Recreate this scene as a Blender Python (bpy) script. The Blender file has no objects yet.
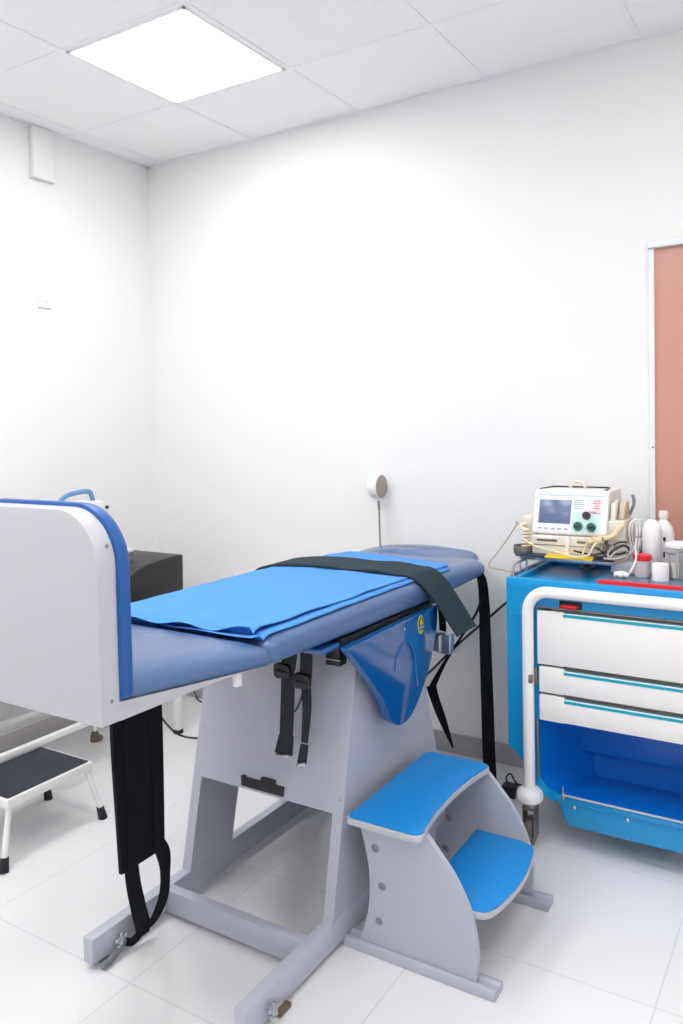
import bpy, bmesh, math, random
from mathutils import Vector, Matrix
random.seed(7)
S = bpy.context.scene
COL = S.collection
PI = math.pi

# ------------------------------------------------------------------ materials
def lin(c):
    c = c / 255.0
    return c / 12.92 if c <= 0.04045 else ((c + 0.055) / 1.055) ** 2.4
def rgb(t): return (lin(t[0]), lin(t[1]), lin(t[2]), 1.0)
MATS = {}
def mat(name, color, rough=0.5, metal=0.0, bump=0.0, scale=60.0, var=0.0, coat=0.0, spec=0.5, alpha=1.0, trans=0.0, kind='noise', emit=None, dist=0.002, stretch=None):
    m = bpy.data.materials.new(name); m.use_nodes = True
    nt = m.node_tree; N = nt.nodes; L = nt.links
    b = N['Principled BSDF']
    b.inputs['Base Color'].default_value = rgb(color)
    b.inputs['Roughness'].default_value = rough
    b.inputs['Metallic'].default_value = metal
    b.inputs['Specular IOR Level'].default_value = spec
    b.inputs['Coat Weight'].default_value = coat
    b.inputs['Coat Roughness'].default_value = 0.12
    b.inputs['Alpha'].default_value = alpha
    b.inputs['Transmission Weight'].default_value = trans
    if emit:
        b.inputs['Emission Color'].default_value = rgb(emit[0]); b.inputs['Emission Strength'].default_value = emit[1]
    if bump or var:
        tc = N.new('ShaderNodeTexCoord'); mp = N.new('ShaderNodeMapping')
        if stretch: mp.inputs['Scale'].default_value = stretch
        L.new(tc.outputs['Object'], mp.inputs['Vector'])
        if kind == 'voronoi':
            t = N.new('ShaderNodeTexVoronoi'); fac = t.outputs['Distance']
        elif kind == 'wave':
            t = N.new('ShaderNodeTexWave'); fac = t.outputs['Fac']
        else:
            t = N.new('ShaderNodeTexNoise'); fac = t.outputs['Fac']; t.inputs['Detail'].default_value = 4
        t.inputs['Scale'].default_value = scale
        L.new(mp.outputs['Vector'], t.inputs['Vector'])
        if bump:
            bp = N.new('ShaderNodeBump'); bp.inputs['Strength'].default_value = bump; bp.inputs['Distance'].default_value = dist
            L.new(fac, bp.inputs['Height']); L.new(bp.outputs['Normal'], b.inputs['Normal'])
        if var:
            t2 = N.new('ShaderNodeTexNoise'); t2.inputs['Scale'].default_value = scale * 0.15; t2.inputs['Detail'].default_value = 3
            L.new(mp.outputs['Vector'], t2.inputs['Vector'])
            mx = N.new('ShaderNodeMix'); mx.data_type = 'RGBA'
            c = rgb(color)
            mx.inputs['A'].default_value = tuple(max(0, v * (1 - var)) for v in c[:3]) + (1,)
            mx.inputs['B'].default_value = tuple(min(1, v * (1 + var)) for v in c[:3]) + (1,)
            L.new(t2.outputs['Fac'], mx.inputs['Factor']); L.new(mx.outputs['Result'], b.inputs['Base Color'])
    MATS[name] = m
    return m

def tiles_mat(name, color, line, px, py, ox, oy, w, rough):
    m = mat(name, color, rough, bump=0.03, scale=4.0, var=0.012, spec=0.5)
    nt = m.node_tree; N = nt.nodes; L = nt.links; b = N['Principled BSDF']
    tc = N.new('ShaderNodeTexCoord'); sp = N.new('ShaderNodeSeparateXYZ'); L.new(tc.outputs['Object'], sp.inputs[0])
    def M(op, a, bb=None):
        n = N.new('ShaderNodeMath'); n.operation = op
        for i, v in enumerate((a, bb)):
            if v is None: continue
            if isinstance(v, (int, float)): n.inputs[i].default_value = v
            else: L.new(v, n.inputs[i])
        return n.outputs[0]
    res = []
    for out, p, o in ((sp.outputs[0], px, ox), (sp.outputs[1], py, oy)):
        f = M('FRACT', M('DIVIDE', M('SUBTRACT', out, o - p * 10), p))
        d = M('ABSOLUTE', M('SUBTRACT', f, 0.5))
        res.append(M('GREATER_THAN', d, 0.5 - w / p))
    g = M('MAXIMUM', res[0], res[1])
    old = b.inputs['Base Color'].links[0].from_socket
    mx = N.new('ShaderNodeMix'); mx.data_type = 'RGBA'
    L.new(g, mx.inputs['Factor']); L.new(old, mx.inputs['A']); mx.inputs['B'].default_value = rgb(line)
    L.new(mx.outputs['Result'], b.inputs['Base Color'])
    return m

# ------------------------------------------------------------------ mesh building
def catmull(P, n=8, closed=False):
    P = [Vector(p) for p in P]; out = []
    k = len(P)
    for i in range(k if closed else k - 1):
        if closed: a, b, c, d = P[(i - 1) % k], P[i], P[(i + 1) % k], P[(i + 2) % k]
        else: a, b, c, d = P[max(i - 1, 0)], P[i], P[i + 1], P[min(i + 2, k - 1)]
        for j in range(n):
            t = j / n
            out.append(0.5 * ((2 * b) + (c - a) * t + (2 * a - 5 * b + 4 * c - d) * t * t + (3 * b - a - 3 * c + d) * t ** 3))
    if not closed: out.append(P[-1])
    return out

def rpoly(pts, r, seg=6):
    """2D polygon with rounded corners; r a number or one per corner"""
    n = len(pts); out = []
    rr = r if isinstance(r, (list, tuple)) else [r] * n
    for i in range(n):
        p = Vector(pts[i]); a = Vector(pts[i - 1]) - p; b = Vector(pts[(i + 1) % n]) - p
        la, lb = a.length, b.length; a.normalize(); b.normalize()
        ang = a.angle(b); rad = rr[i]
        if rad <= 1e-6 or ang > PI - 0.02: out.append(tuple(p)); continue
        t = min(rad / math.tan(ang / 2), la * 0.49, lb * 0.49); rad = t * math.tan(ang / 2)
        c = p + (a + b).normalized() * (rad / math.sin(ang / 2))
        s = p + a * t - c; e = p + b * t - c
        a0 = math.atan2(s.y, s.x); a1 = math.atan2(e.y, e.x); d = a1 - a0
        while d > PI: d -= 2 * PI
        while d < -PI: d += 2 * PI
        for j in range(seg + 1):
            q = a0 + d * j / seg
            out.append((c.x + rad * math.cos(q), c.y + rad * math.sin(q)))
    return out

class MB:
    def __init__(self): self.bm = bmesh.new()
    def _take(self, t, bevel=0.0, seg=2, mi=0):
        if bevel > 0:
            es = [e for e in t.edges if len(e.link_faces) == 2 and e.calc_face_angle(0) > 0.6]
            bmesh.ops.bevel(t, geom=es, offset=bevel, segments=seg, affect='EDGES', profile=0.5, clamp_overlap=True)
        for f in t.faces: f.material_index = mi
        me = bpy.data.meshes.new('tmp'); t.to_mesh(me); t.free()
        self.bm.from_mesh(me); bpy.data.meshes.remove(me)
        return self
    def box(self, x0, x1, y0, y1, z0, z1, bevel=0.0, seg=2, mi=0, rot=None, piv=None):
        t = bmesh.new(); bmesh.ops.create_cube(t, size=1)
        for v in t.verts:
            v.co = Vector(((x0 + x1) / 2 + v.co.x * (x1 - x0), (y0 + y1) / 2 + v.co.y * (y1 - y0), (z0 + z1) / 2 + v.co.z * (z1 - z0)))
        if bevel:
            bmesh.ops.bevel(t, geom=list(t.edges), offset=bevel, segments=seg, affect='EDGES', profile=0.5, clamp_overlap=True)
        if rot is not None:
            c = Vector(piv or ((x0 + x1) / 2, (y0 + y1) / 2, (z0 + z1) / 2))
            for v in t.verts: v.co = c + rot @ (v.co - c)
        return self._take(t, 0, mi=mi)
    def prism(self, axis, pts, a0, a1, bevel=0.0, seg=2, holes=(), mi=0):
        t = bmesh.new()
        def P(p, a):
            return {'x': (a, p[0], p[1]), 'y': (p[0], a, p[1]), 'z': (p[0], p[1], a)}[axis]
        loops = [pts] + list(holes)
        if not holes:
            f = t.faces.new([t.verts.new(P(p, a0)) for p in pts]); faces = [f]
        else:
            ed = []
            for lp in loops:
                vs = [t.verts.new(P(p, a0)) for p in lp]
                for i in range(len(vs)): ed.append(t.edges.new((vs[i - 1], vs[i])))
            r = bmesh.ops.triangle_fill(t, edges=ed, use_beauty=True, use_dissolve=False)
            faces = [g for g in r['geom'] if isinstance(g, bmesh.types.BMFace)]
        r = bmesh.ops.extrude_face_region(t, geom=faces)
        off = Vector(P((0, 0), a1 - a0))
        for g in r['geom']:
            if isinstance(g, bmesh.types.BMVert): g.co += off
        bmesh.ops.recalc_face_normals(t, faces=t.faces[:])
        return self._take(t, bevel, seg, mi)
    def tube(self, P, r, seg=10, n=8, smooth=True, closed=False, mi=0, flat=1.0):
        Q = catmull(P, n, closed) if smooth and len(P) > 2 else [Vector(p) for p in P]
        t = bmesh.new(); rings = []; up = None; m = len(Q)
        for i, q in enumerate(Q):
            if closed: d = Q[(i + 1) % m] - Q[i - 1]
            else: d = Q[min(i + 1, m - 1)] - Q[max(i - 1, 0)]
            d.normalize()
            if up is None:
                up = Vector((0, 0, 1)) if abs(d.z) < 0.9 else Vector((1, 0, 0))
            up = (up - d * up.dot(d)).normalized(); side = d.cross(up)
            rr = r(i / max(1, m - 1)) if callable(r) else r
            rings.append([t.verts.new(q + (side * math.cos(2 * PI * k / seg) * flat + up * math.sin(2 * PI * k / seg)) * rr) for k in range(seg)])
        for i in range(m if closed else m - 1):
            A, B = rings[i], rings[(i + 1) % m]
            for k in range(seg): t.faces.new((A[k - 1], A[k], B[k], B[k - 1]))
        if not closed: t.faces.new(rings[0]); t.faces.new(rings[-1][::-1])
        bmesh.ops.recalc_face_normals(t, faces=t.faces[:])
        return self._take(t, 0, mi=mi)
    def ribbon(self, P, W, width, thick, n=6, smooth=True, mi=0):
        """P: points, W: width direction(s), width number or list of full widths"""
        k = len(P)
        Wd = W if isinstance(W, list) else [W] * k
        wd = width if isinstance(width, list) else [width] * k
        if smooth and k > 2:
            Q = catmull(P, n); ww = catmull([(w, 0, 0) for w in wd], n); WD = catmull(Wd, n)
        else: Q = [Vector(p) for p in P]; ww = [Vector((w, 0, 0)) for w in wd]; WD = [Vector(w) for w in Wd]
        t = bmesh.new(); rings = []; m = len(Q)
        for i, q in enumerate(Q):
            d = (Q[min(i + 1, m - 1)] - Q[max(i - 1, 0)]).normalized()
            w = WD[i].normalized(); nn = d.cross(w).normalized(); h = ww[i].x / 2
            rings.append([t.verts.new(q + w * a * h + nn * b * thick / 2) for a, b in ((-1, -1), (-.4, -1), (.4, -1), (1, -1), (1, 1), (.4, 1), (-.4, 1), (-1, 1))])
        for i in range(m - 1):
            A, B = rings[i], rings[i + 1]
            for j in range(8): t.faces.new((A[j - 1], A[j], B[j], B[j - 1]))
        t.faces.new(rings[0]); t.faces.new(rings[-1][::-1])
        bmesh.ops.recalc_face_normals(t, faces=t.faces[:])
        return self._take(t, 0, mi=mi)
    def lathe(self, prof, loc, axis='z', seg=32, mi=0, sx=1.0, sy=1.0):
        """prof: (r, h) pairs along the axis"""
        t = bmesh.new(); rings = []
        for r, h in prof:
            ring = []
            for k in range(seg):
                a = 2 * PI * k / seg; u, v = max(r, 1e-5) * math.cos(a) * sx, max(r, 1e-5) * math.sin(a) * sy
                p = {'z': (u, v, h), 'x': (h, u, v), 'y': (u, h, v)}[axis]
                ring.append(t.verts.new(Vector(loc) + Vector(p)))
            rings.append(ring)
        for A, B in zip(rings, rings[1:]):
            for k in range(seg): t.faces.new((A[k - 1], A[k], B[k], B[k - 1]))
        t.faces.new(rings[0]); t.faces.new(rings[-1][::-1])
        bmesh.ops.recalc_face_normals(t, faces=t.faces[:])
        return self._take(t, 0, mi=mi)
    def ball(self, loc, rx, ry=None, rz=None, mi=0, seg=16):
        t = bmesh.new(); bmesh.ops.create_uvsphere(t, u_segments=seg, v_segments=seg // 2, radius=1)
        ry = ry or rx; rz = rz or rx
        for v in t.verts: v.co = Vector(loc) + Vector((v.co.x * rx, v.co.y * ry, v.co.z * rz))
        return self._take(t, 0, mi=mi)
    def build(self, name, m, parent=None, angle=35, solid=None):
        me = bpy.data.meshes.new(name)
        bm = self.bm
        base = wloc(parent)
        if parent is not None: bmesh.ops.translate(bm, verts=bm.verts[:], vec=-base)
        ca = math.radians(angle)
        for e in bm.edges:
            e.smooth = not (len(e.link_faces) == 2 and e.calc_face_angle(0) > ca)
        for f in bm.faces: f.smooth = True
        bm.to_mesh(me); bm.free()
        for x in (m if isinstance(m, (list, tuple)) else [m]): me.materials.append(x)
        o = bpy.data.objects.new(name, me); COL.objects.link(o)
        if parent is not None: o.parent = parent
        return o
def wloc(o):
    v = Vector((0, 0, 0))
    while o is not None: v += Vector(o.location); o = o.parent
    return v
def thing(name, label, cat, loc, group=None):
    o = bpy.data.objects.new(name, None); COL.objects.link(o); o.location = loc
    o.empty_display_size = 0.05
    o['label'] = label; o['category'] = cat
    if group: o['group'] = group
    return o
def tag(o, label, cat, group=None):
    o['label'] = label; o['category'] = cat
    if group: o['group'] = group
    return o
def struct(o): o['kind'] = 'structure'; return o

# ------------------------------------------------------------------ palette
M_wall = mat('wall_paint', (241, 240, 240), 0.55, bump=0.12, scale=220, spec=0.3)
M_ceil = mat('ceiling_tile', (252, 252, 253), 0.9, bump=0.5, scale=170, var=0.03, spec=0.1, dist=0.003)
M_tbar = mat('ceiling_grid', (248, 248, 250), 0.5)
M_base = mat('baseboard_grey', (172, 172, 174), 0.35, var=0.02, scale=8)
M_base2 = mat('baseboard_beige', (206, 202, 198), 0.4)
M_lip = mat('baseboard_lip', (235, 235, 236), 0.4)
M_floor = tiles_mat('floor_tile', (233, 233, 236), (214, 214, 218), 0.6315, 0.628, 1.078, -1.243, 0.0018, 0.16)
M_alu = mat('white_aluminium', (232, 236, 242), 0.35, spec=0.6)
M_pink = mat('salmon_frosted', (204, 146, 132), 0.28, spec=0.6, var=0.02, scale=3)
M_mdf = mat('grey_laminate', (184, 187, 201), 0.42, bump=0.04, scale=300, var=0.012)
M_plate = mat('grey_painted_panel', (186, 187, 195), 0.3, bump=0.03, scale=30, var=0.015)
M_vinyl = mat('blue_vinyl', (76, 106, 150), 0.26, bump=0.10, scale=420, var=0.02, spec=0.5)
M_vinyl2 = mat('strong_blue_vinyl', (34, 88, 158), 0.42, bump=0.10, scale=420, spec=0.4)
M_guard = mat('deep_blue_gloss', (10, 84, 152), 0.12, spec=0.6, coat=0.5)
M_paper = mat('blue_nonwoven', (80, 146, 220), 0.75, bump=0.25, scale=500, var=0.03, spec=0.2)
M_belt = mat('charcoal_fabric', (40, 56, 64), 0.85, bump=0.35, scale=600, spec=0.2)
M_strap = mat('black_webbing', (14, 17, 23), 0.8, bump=0.35, scale=700, spec=0.2)
M_web2 = mat('dark_grey_webbing', (44, 47, 54), 0.75, bump=0.35, scale=700, spec=0.25)
M_black = mat('black_metal', (12, 13, 18), 0.45)
M_blackp = mat('black_plastic', (24, 25, 28), 0.4)
M_steel = mat('brushed_steel', (188, 190, 196), 0.28, metal=1.0, bump=0.04, scale=90)
M_steel2 = mat('dull_steel', (150, 143, 138), 0.45, metal=0.8, var=0.05, scale=40)
M_pad = mat('cyan_rubber_pad', (0, 134, 212), 0.5, bump=0.55, scale=60, kind='voronoi', dist=0.002)
M_cart = mat('cart_blue', (0, 150, 214), 0.32, spec=0.5, coat=0.15)
M_cart_shade = mat('cart_blue_shaded', (0, 104, 198), 0.34, spec=0.5)  # cart blue darkened: shade inside the bin put into the colour
M_white = mat('white_plastic', (238, 236, 236), 0.35)
M_enamel = mat('white_enamel', (240, 240, 240), 0.25, spec=0.6)
M_cyan = mat('turquoise_strip', (0, 160, 186), 0.4)
M_red = mat('red_plastic', (222, 26, 36), 0.35)
M_surf = mat('dark_gloss_top', (104, 120, 146), 0.10, spec=0.7)
M_rubber = mat('black_rubber', (26, 28, 33), 0.7, bump=0.4, scale=300)
M_tread = mat('black_ribbed_rubber', (44, 48, 60), 0.65, bump=0.4, scale=260, var=0.06)
M_couch = mat('black_leatherette', (38, 36, 38), 0.38, bump=0.15, scale=380)
M_cream = mat('cream_cable', (232, 218, 188), 0.5)
M_creamp = mat('cream_plastic', (226, 220, 208), 0.45)
M_screen = mat('lcd_glass', (92, 110, 146), 0.22, spec=0.6, var=0.05, scale=20)
M_dgreen = mat('dark_green_knob', (8, 62, 52), 0.3)
M_green = mat('mint_ring', (122, 205, 182), 0.4)
M_yel = mat('yellow_film', (250, 208, 20), 0.35)
M_navy = mat('navy_film', (18, 34, 74), 0.35)
M_tgrey = mat('print_grey', (150, 156, 172), 0.6)
M_tred = mat('print_red', (228, 130, 134), 0.6)
M_panelgrey = mat('panel_pale_grey', (222, 226, 234), 0.4)
M_greyp = mat('grey_plastic', (120, 124, 130), 0.4)
M_bottle = mat('white_bottle', (240, 240, 244), 0.4)
M_clear = mat('frosted_clear_plastic', (226, 220, 226), 0.3, alpha=0.75)
M_glass = mat('clear_glass', (225, 236, 240), 0.04, alpha=0.18, spec=0.8)
M_brown = mat('brown_rubber', (110, 92, 76), 0.6)
M_tape = mat('white_gauze', (240, 238, 240), 0.85, bump=0.4, scale=300)
M_wheel = mat('smoky_wheel', (96, 90, 86), 0.3)
M_light = mat('light_diffuser', (255, 255, 255), 0.5, emit=((255, 254, 251), 13.8))
M_ltblue = mat('pale_blue_plastic', (90, 140, 190), 0.4)
M_badgeblk = mat('badge_black', (16, 24, 40), 0.4)
M_badgeyel = mat('badge_yellow', (214, 200, 60), 0.4)
M_badgelil = mat('badge_text', (150, 155, 205), 0.5)
M_plug = mat('plug_grey', (150, 152, 164), 0.5)
M_gap = mat('gap_shade', (120, 108, 102), 0.6)  # shade in gaps and recesses as a flat colour

# ------------------------------------------------------------------ room
RX, RY, H = 4.9, -4.9, 3.03
b = MB(); b.box(-0.1, RX + 0.1, RY - 0.1, 0.1, -0.1, 0.0); struct(b.build('floor', M_floor))
b = MB(); b.box(-0.1, RX + 0.1, 0.0, 0.1, 0.0, H + 0.1); struct(b.build('wall_back', M_wall))
b = MB(); b.box(-0.1, 0.0, RY, 0.0, 0.0, H + 0.1); struct(b.build('wall_left', M_wall))
b = MB(); b.box(RX, RX + 0.1, RY, 0.0, 0.0, H + 0.1); struct(b.build('wall_right', M_wall))
b = MB(); b.box(0.0, RX, RY - 0.1, RY, 0.0, H + 0.1); struct(b.build('wall_front', M_wall))
# ceiling: lay-in tiles with softened edges, T-bars of white steel between them
PX, PY = 0.6455, 0.64
gx = [0.0] + [0.118 + PX * i for i in range(8)] + [RX]
gy = [0.0] + [-0.573 - PY * i for i in range(7)] + [RY]
lights = [(0.7635, -1.213), (2.0545, -2.493), (0.7635, -3.773), (3.3455, -1.213 - 0.64), (3.3455, -3.773), (2.0545, -4.413), (0.7635, -2.493)]
b = MB()
b.box(0, RX, RY, 0, H + 0.03, H + 0.1)
for i in range(len(gx) - 1):
    for j in range(len(gy) - 1):
        x0, x1 = gx[i], gx[i + 1]; y1, y0 = gy[j], gy[j + 1]
        if x1 - x0 < 0.03 or any(abs(x0 - l[0]) < 0.02 and abs(y0 - l[1]) < 0.02 for l in lights): continue
        b.box(x0 + 0.006, x1 - 0.006, y0 + 0.006, y1 - 0.006, H + 0.002, H + 0.028, bevel=0.004, seg=1)
struct(b.build('ceiling', M_ceil))
b = MB()
for x in gx[1:-1]: b.box(x - 0.012, x + 0.012, RY, 0, H - 0.001, H + 0.003)
for y in gy[1:-1]: b.box(0, RX, y - 0.012, y + 0.012, H - 0.0005, H + 0.0035)
b.box(0, RX, -0.02, 0, H - 0.002, H + 0.001); b.box(0, 0.018, RY, 0, H - 0.002, H + 0.001)
struct(b.build('trim_1', M_tbar))
for nm, args in (('baseboard_back', (0.0, RX, -0.012, 0.0)), ('baseboard_left', (0.0, 0.012, RY, 0.0))):
    b = MB(); b.box(*args, 0.0, 0.096, bevel=0.001); 
    e = args
    if nm.endswith('back'): b.box(0, RX, -0.016, 0, 0.096, 0.106, bevel=0.002, mi=1)
    else: b.box(0, 0.016, RY, 0, 0.096, 0.106, bevel=0.002, mi=1)
    struct(b.build(nm, [M_base if nm.endswith('back') else M_base2, M_lip]))
llab = ['square flush ceiling light panel glowing white near the corner of the room',
        'square flush ceiling light panel above the middle of the room', 'square flush ceiling light panel above the far front of the left wall',
        'square flush ceiling light panel above the right side of the cart', 'square flush ceiling light panel in the corner opposite the table',
        'square flush ceiling light panel near the front wall', 'square flush ceiling light panel second from the front along the left wall']
for k, (x, y) in enumerate(lights):
    t = thing('ceiling_light', llab[k], 'ceiling light', (x + PX / 2, y + PY / 2, H - 0.004), 'ceiling light panels')
    x0, x1, y0, y1 = x + 0.012, x + PX - 0.012, y + 0.012, y + PY - 0.012
    f = MB(); w = 0.012
    f.box(x0, x1, y0, y0 + w, H - 0.006, H + 0.02, bevel=0.001); f.box(x0, x1, y1 - w, y1, H - 0.006, H + 0.02, bevel=0.001)
    f.box(x0, x0 + w, y0, y1, H - 0.006, H + 0.02, bevel=0.001); f.box(x1 - w, x1, y0, y1, H - 0.006, H + 0.02, bevel=0.001)
    f.build('frame', M_tbar, t)
    d = MB(); d.box(x0 + w, x1 - w, y0 + w, y1 - w, H - 0.002, H + 0.012); d.build('diffuser', M_light, t)

# door / window with salmon panel
d = bpy.data.objects.new('door_1', None); COL.objects.link(d); d.location = (3.2, 0, 0); d['kind'] = 'structure'
b = MB()
b.box(2.732, 2.753, -0.022, -0.001, 0.0, 2.228, bevel=0.002); b.box(2.732, 3.70, -0.040, -0.001, 2.204, 2.232, bevel=0.003)
b.box(3.68, 3.70, -0.022, -0.001, 0.0, 2.228, bevel=0.002)
b.build('door_frame', M_alu, d)
b = MB(); b.box(2.753, 3.68, -0.012, -0.002, 0.0, 2.204); b.build('door_panel', M_pink, d)
b = MB(); b.lathe([(0.003, 0), (0.004, -0.003), (0.001, -0.006)], (2.745, -0.022, 1.42), 'y', 12); b.build('hinge_pin', M_greyp, d)

# trunking and switch on the left wall
b = MB(); b.box(0.0, 0.030, -0.795, -0.668, 2.785, 3.028, bevel=0.004); b.box(0.0, 0.034, -0.80, -0.664, 2.775, 2.789, bevel=0.003)
tag(b.build('cable_trunking', M_wall), 'short white cable trunking box running down from the ceiling on the left wall', 'trunking')
t = thing('light_switch', 'white wall switch plate high on the left wall', 'switch', (0.0, -0.735, 2.20))
b = MB(); b.box(0.0, 0.012, -0.776, -0.700, 2.145, 2.26, bevel=0.004); b.build('switch_plate', M_white, t)
b = MB(); b.box(0.012, 0.018, -0.757, -0.719, 2.175, 2.23, bevel=0.002)
b.box(0.012, 0.0135, -0.742, -0.734, 2.157, 2.163); b.box(0.012, 0.0135, -0.742, -0.734, 2.243, 2.249)
b.build('rocker', M_enamel, t)

# ------------------------------------------------------------------ examination table
TX0, TX1 = 1.52, 2.17; TC = (TX0 + TX1) / 2
T = thing('examination_table', 'grey pedestal examination table with blue vinyl cushions and upright footboard', 'examination table', (TC, -1.10, 0))
for x0 in (1.547, 2.099):
    b = MB(); b.box(x0, x0 + 0.037, -1.891, -0.31, 0.016, 0.09, bevel=0.0015); b.build('base_rail', M_mdf, T)
b = MB(); b.box(1.584, 2.099, -1.600, -1.566, 0.018, 0.089, bevel=0.001); b.build('crossbar', M_mdf, T)
b = MB(); b.box(1.584, 2.099, -0.64, -0.606, 0.018, 0.089, bevel=0.001); b.build('crossbar', M_mdf, T)
side = [(-1.486, 0.09), (-1.309, 0.884), (-0.935, 0.884), (-0.697, 0.09)]
hole = [(-1.275, 0.098), (-1.185, 0.46), (-1.02, 0.46), (-0.93, 0.098)]
b = MB(); b.prism('x', side, 1.549, 1.584, holes=[hole]); b.build('side_panel', M_mdf, T)
b = MB(); b.prism('x', side, 2.099, 2.134); rp = b.build('side_panel', M_mdf, T)
def front_y(z): return -1.486 + (z - 0.09) * (0.177 / 0.794)
b = MB(); b.prism('x', [(front_y(0.380), 0.380), (front_y(0.884), 0.884), (front_y(0.884) + 0.018, 0.884), (front_y(0.38) + 0.018, 0.380)], 1.584, 2.099); fp = b.build('front_panel', M_mdf, T)
def back_y(z): return -0.697 - (z - 0.09) * (0.238 / 0.794)
b = MB(); b.prism('x', [(back_y(0.45), 0.45), (back_y(0.884), 0.884), (back_y(0.884) - 0.018, 0.884), (back_y(0.45) - 0.018, 0.45)], 1.584, 2.099); b.build('back_panel', M_mdf, T)
# small plugs on the laminate
for x, z in ((1.567, 0.53), (2.117, 0.42)):
    b = MB(); b.lathe([(0.006, 0.002), (0.006, -0.002)], (x, front_y(z) - 0.0005, z), 'y', 12); b.build('screw_cap', M_plate, T)
# black mount on the front panel
b = MB(); y = front_y(0.41)
z0 = 0.388
pts = [(1.753, 0.388), (1.753, 0.420), (1.768, 0.421), (1.768, 0.4165), (1.832, 0.4165), (1.832, 0.430), (1.883, 0.430), (1.883, 0.4165), (1.918, 0.4165), (1.918, 0.388)]
b.prism('y', pts, y - 0.008, y + 0.006); b.build('slot_plate', M_black, T)
# under frame
b = MB(); b.box(1.56, 2.140, -1.50, -0.72, 0.885, 0.918, bevel=0.002)
b.prism('x', [(-1.47, 0.903), (-1.47, 0.921), (-0.88, 0.914), (-0.88, 0.905)], 2.13, 2.167)
b.box(1.66, 2.02, -1.93, -0.42, 0.892, 0.914); b.build('under_frame', M_black, T)
b = MB(); b.box(2.06, 2.165, -1.56, -1.40, 0.897, 0.914, bevel=0.003); b.build('guard_arm', M_guard, T)
b = MB(); b.box(2.066, 2.116, -1.392, -1.352, 0.815, 0.895, bevel=0.002, mi=0); b.box(2.065, 2.117, -1.394, -1.39, 0.832, 0.8345, mi=1)
b.build('latch_bracket', [M_black, M_plate], T)
b = MB(); b.box(2.138, 2.152, -1.912, -1.892, 0.910, 0.945, bevel=0.002); b.build('end_block', M_white, T)
# cushion generator
def edge_drop(d, re, rz):
    if d >= re: return 0.0
    return rz * (1 - math.sqrt(max(0.0, 1 - ((re - d) / re) ** 2)))
def cushion(cx, cy, a, bb, rc, re, rz, ztop, zbot, crown=0.006, rb=0.012, seg=10, rhead=None):
    t = bmesh.new()
    def ring(s):
        r = max(rc - s, 0.003); A, B = a - s, bb - s; out = []
        r = min(r, A * 0.98, B * 0.98)
        for (sx, sy, a0) in ((1, 1, 0), (-1, 1, PI / 2), (-1, -1, PI), (1, -1, 1.5 * PI)):
            r = max((rhead if rhead and sy > 0 else rc) - s, 0.003); r = min(r, A * 0.98, B * 0.98)
            for k in range(seg + 1):
                q = a0 + (PI / 2) * k / seg
                out.append((cx + sx * (A - r) + r * math.cos(q), cy + sy * (B - r) + r * math.sin(q)))
        # densify straight runs
        res = []
        n = len(out)
        for i in range(n):
            p, q = out[i], out[(i + 1) % n]
            res.append(p)
            if (i + 1) % (seg + 1) == 0:
                for k in range(1, 12): res.append((p[0] + (q[0] - p[0]) * k / 12, p[1] + (q[1] - p[1]) * k / 12))
        return res
    def zc(x, y, s): return ztop(x, y) + crown * (1 - ((x - cx) / a) ** 2) * (1 - ((y - cy) / bb) ** 4) - edge_drop(s, re, rz)
    rings = []
    for s, f in ((rb, 0.0), (rb * 0.3, 0.25), (0.0, 0.5)):
        rings.append([(x, y, zbot(x, y) + rb * (0 if f == 0 else (0.3 if f < 0.4 else 1.0))) for x, y in ring(s)])
    for k in range(0, 9):
        s = re * (1 - math.cos(PI / 2 * k / 8)); rings.append([(x, y, zc(x, y, s)) for x, y in ring(s)])
    m = min(a, bb) - re
    for k in range(1, 12): s = re + m * k / 12; rings.append([(x, y, zc(x, y, s)) for x, y in ring(s)])
    V = [[t.verts.new(p) for p in r] for r in rings]
    for A, B in zip(V, V[1:]):
        for k in range(len(A)): t.faces.new((A[k - 1], A[k], B[k], B[k - 1]))
    t.faces.new(V[0][::-1]); t.faces.new(V[-1])
    bmesh.ops.recalc_face_normals(t, faces=t.faces[:])
    mb = MB(); mb._take(t); return mb
def lerp(y, pts):
    if y <= pts[0][0]: return pts[0][1]
    for (a, za), (c, zc_) in zip(pts, pts[1:]):
        if y <= c: return za + (zc_ - za) * (y - a) / (c - a)
    return pts[-1][1]
ZT = [(-1.81, 0.999), (-1.0, 0.998), (-0.6, 0.990), (-0.34, 0.972)]
ZB = [(-1.81, 0.933), (-1.6, 0.934), (-1.40, 0.924), (-0.84, 0.915), (-0.6, 0.917), (-0.34, 0.922)]
def mtop(x, y): return lerp(y, ZT)
def mbot(x, y): return lerp(y, ZB)
mc = (TC, (-1.802 - 0.255) / 2, (TX1 - TX0) / 2, (1.802 - 0.255) / 2)
def msurf(x, y):
    d = min(mc[2] - abs(x - mc[0]), mc[3] - abs(y - mc[1])); d = max(d, 0.0)
    return mtop(x, y) + 0.008 * (1 - ((x - mc[0]) / mc[2]) ** 2) * (1 - ((y - mc[1]) / mc[3]) ** 4) - edge_drop(d, 0.05, 0.037)
cushion(mc[0], mc[1], mc[2], mc[3], 0.05, 0.05, 0.037, mtop, mbot, crown=0.008, rhead=0.145).build('body_cushion', M_vinyl, T, angle=60)
fz = [(-2.30, 1.052), (-2.07, 1.026), (-1.81, 0.997)]; fbz = [(-2.30, 0.996), (-2.07, 0.969), (-1.79, 0.933)]
def ftop(x, y): return lerp(y, fz)
def fbot(x, y): return lerp(y, fbz)
cushion(TC, (-2.27 - 1.79) / 2, (TX1 - TX0) / 2, (2.27 - 1.79) / 2, 0.02, 0.085, 0.044, ftop, fbot, crown=0.004).build('leg_cushion', M_vinyl, T, angle=60)
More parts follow.
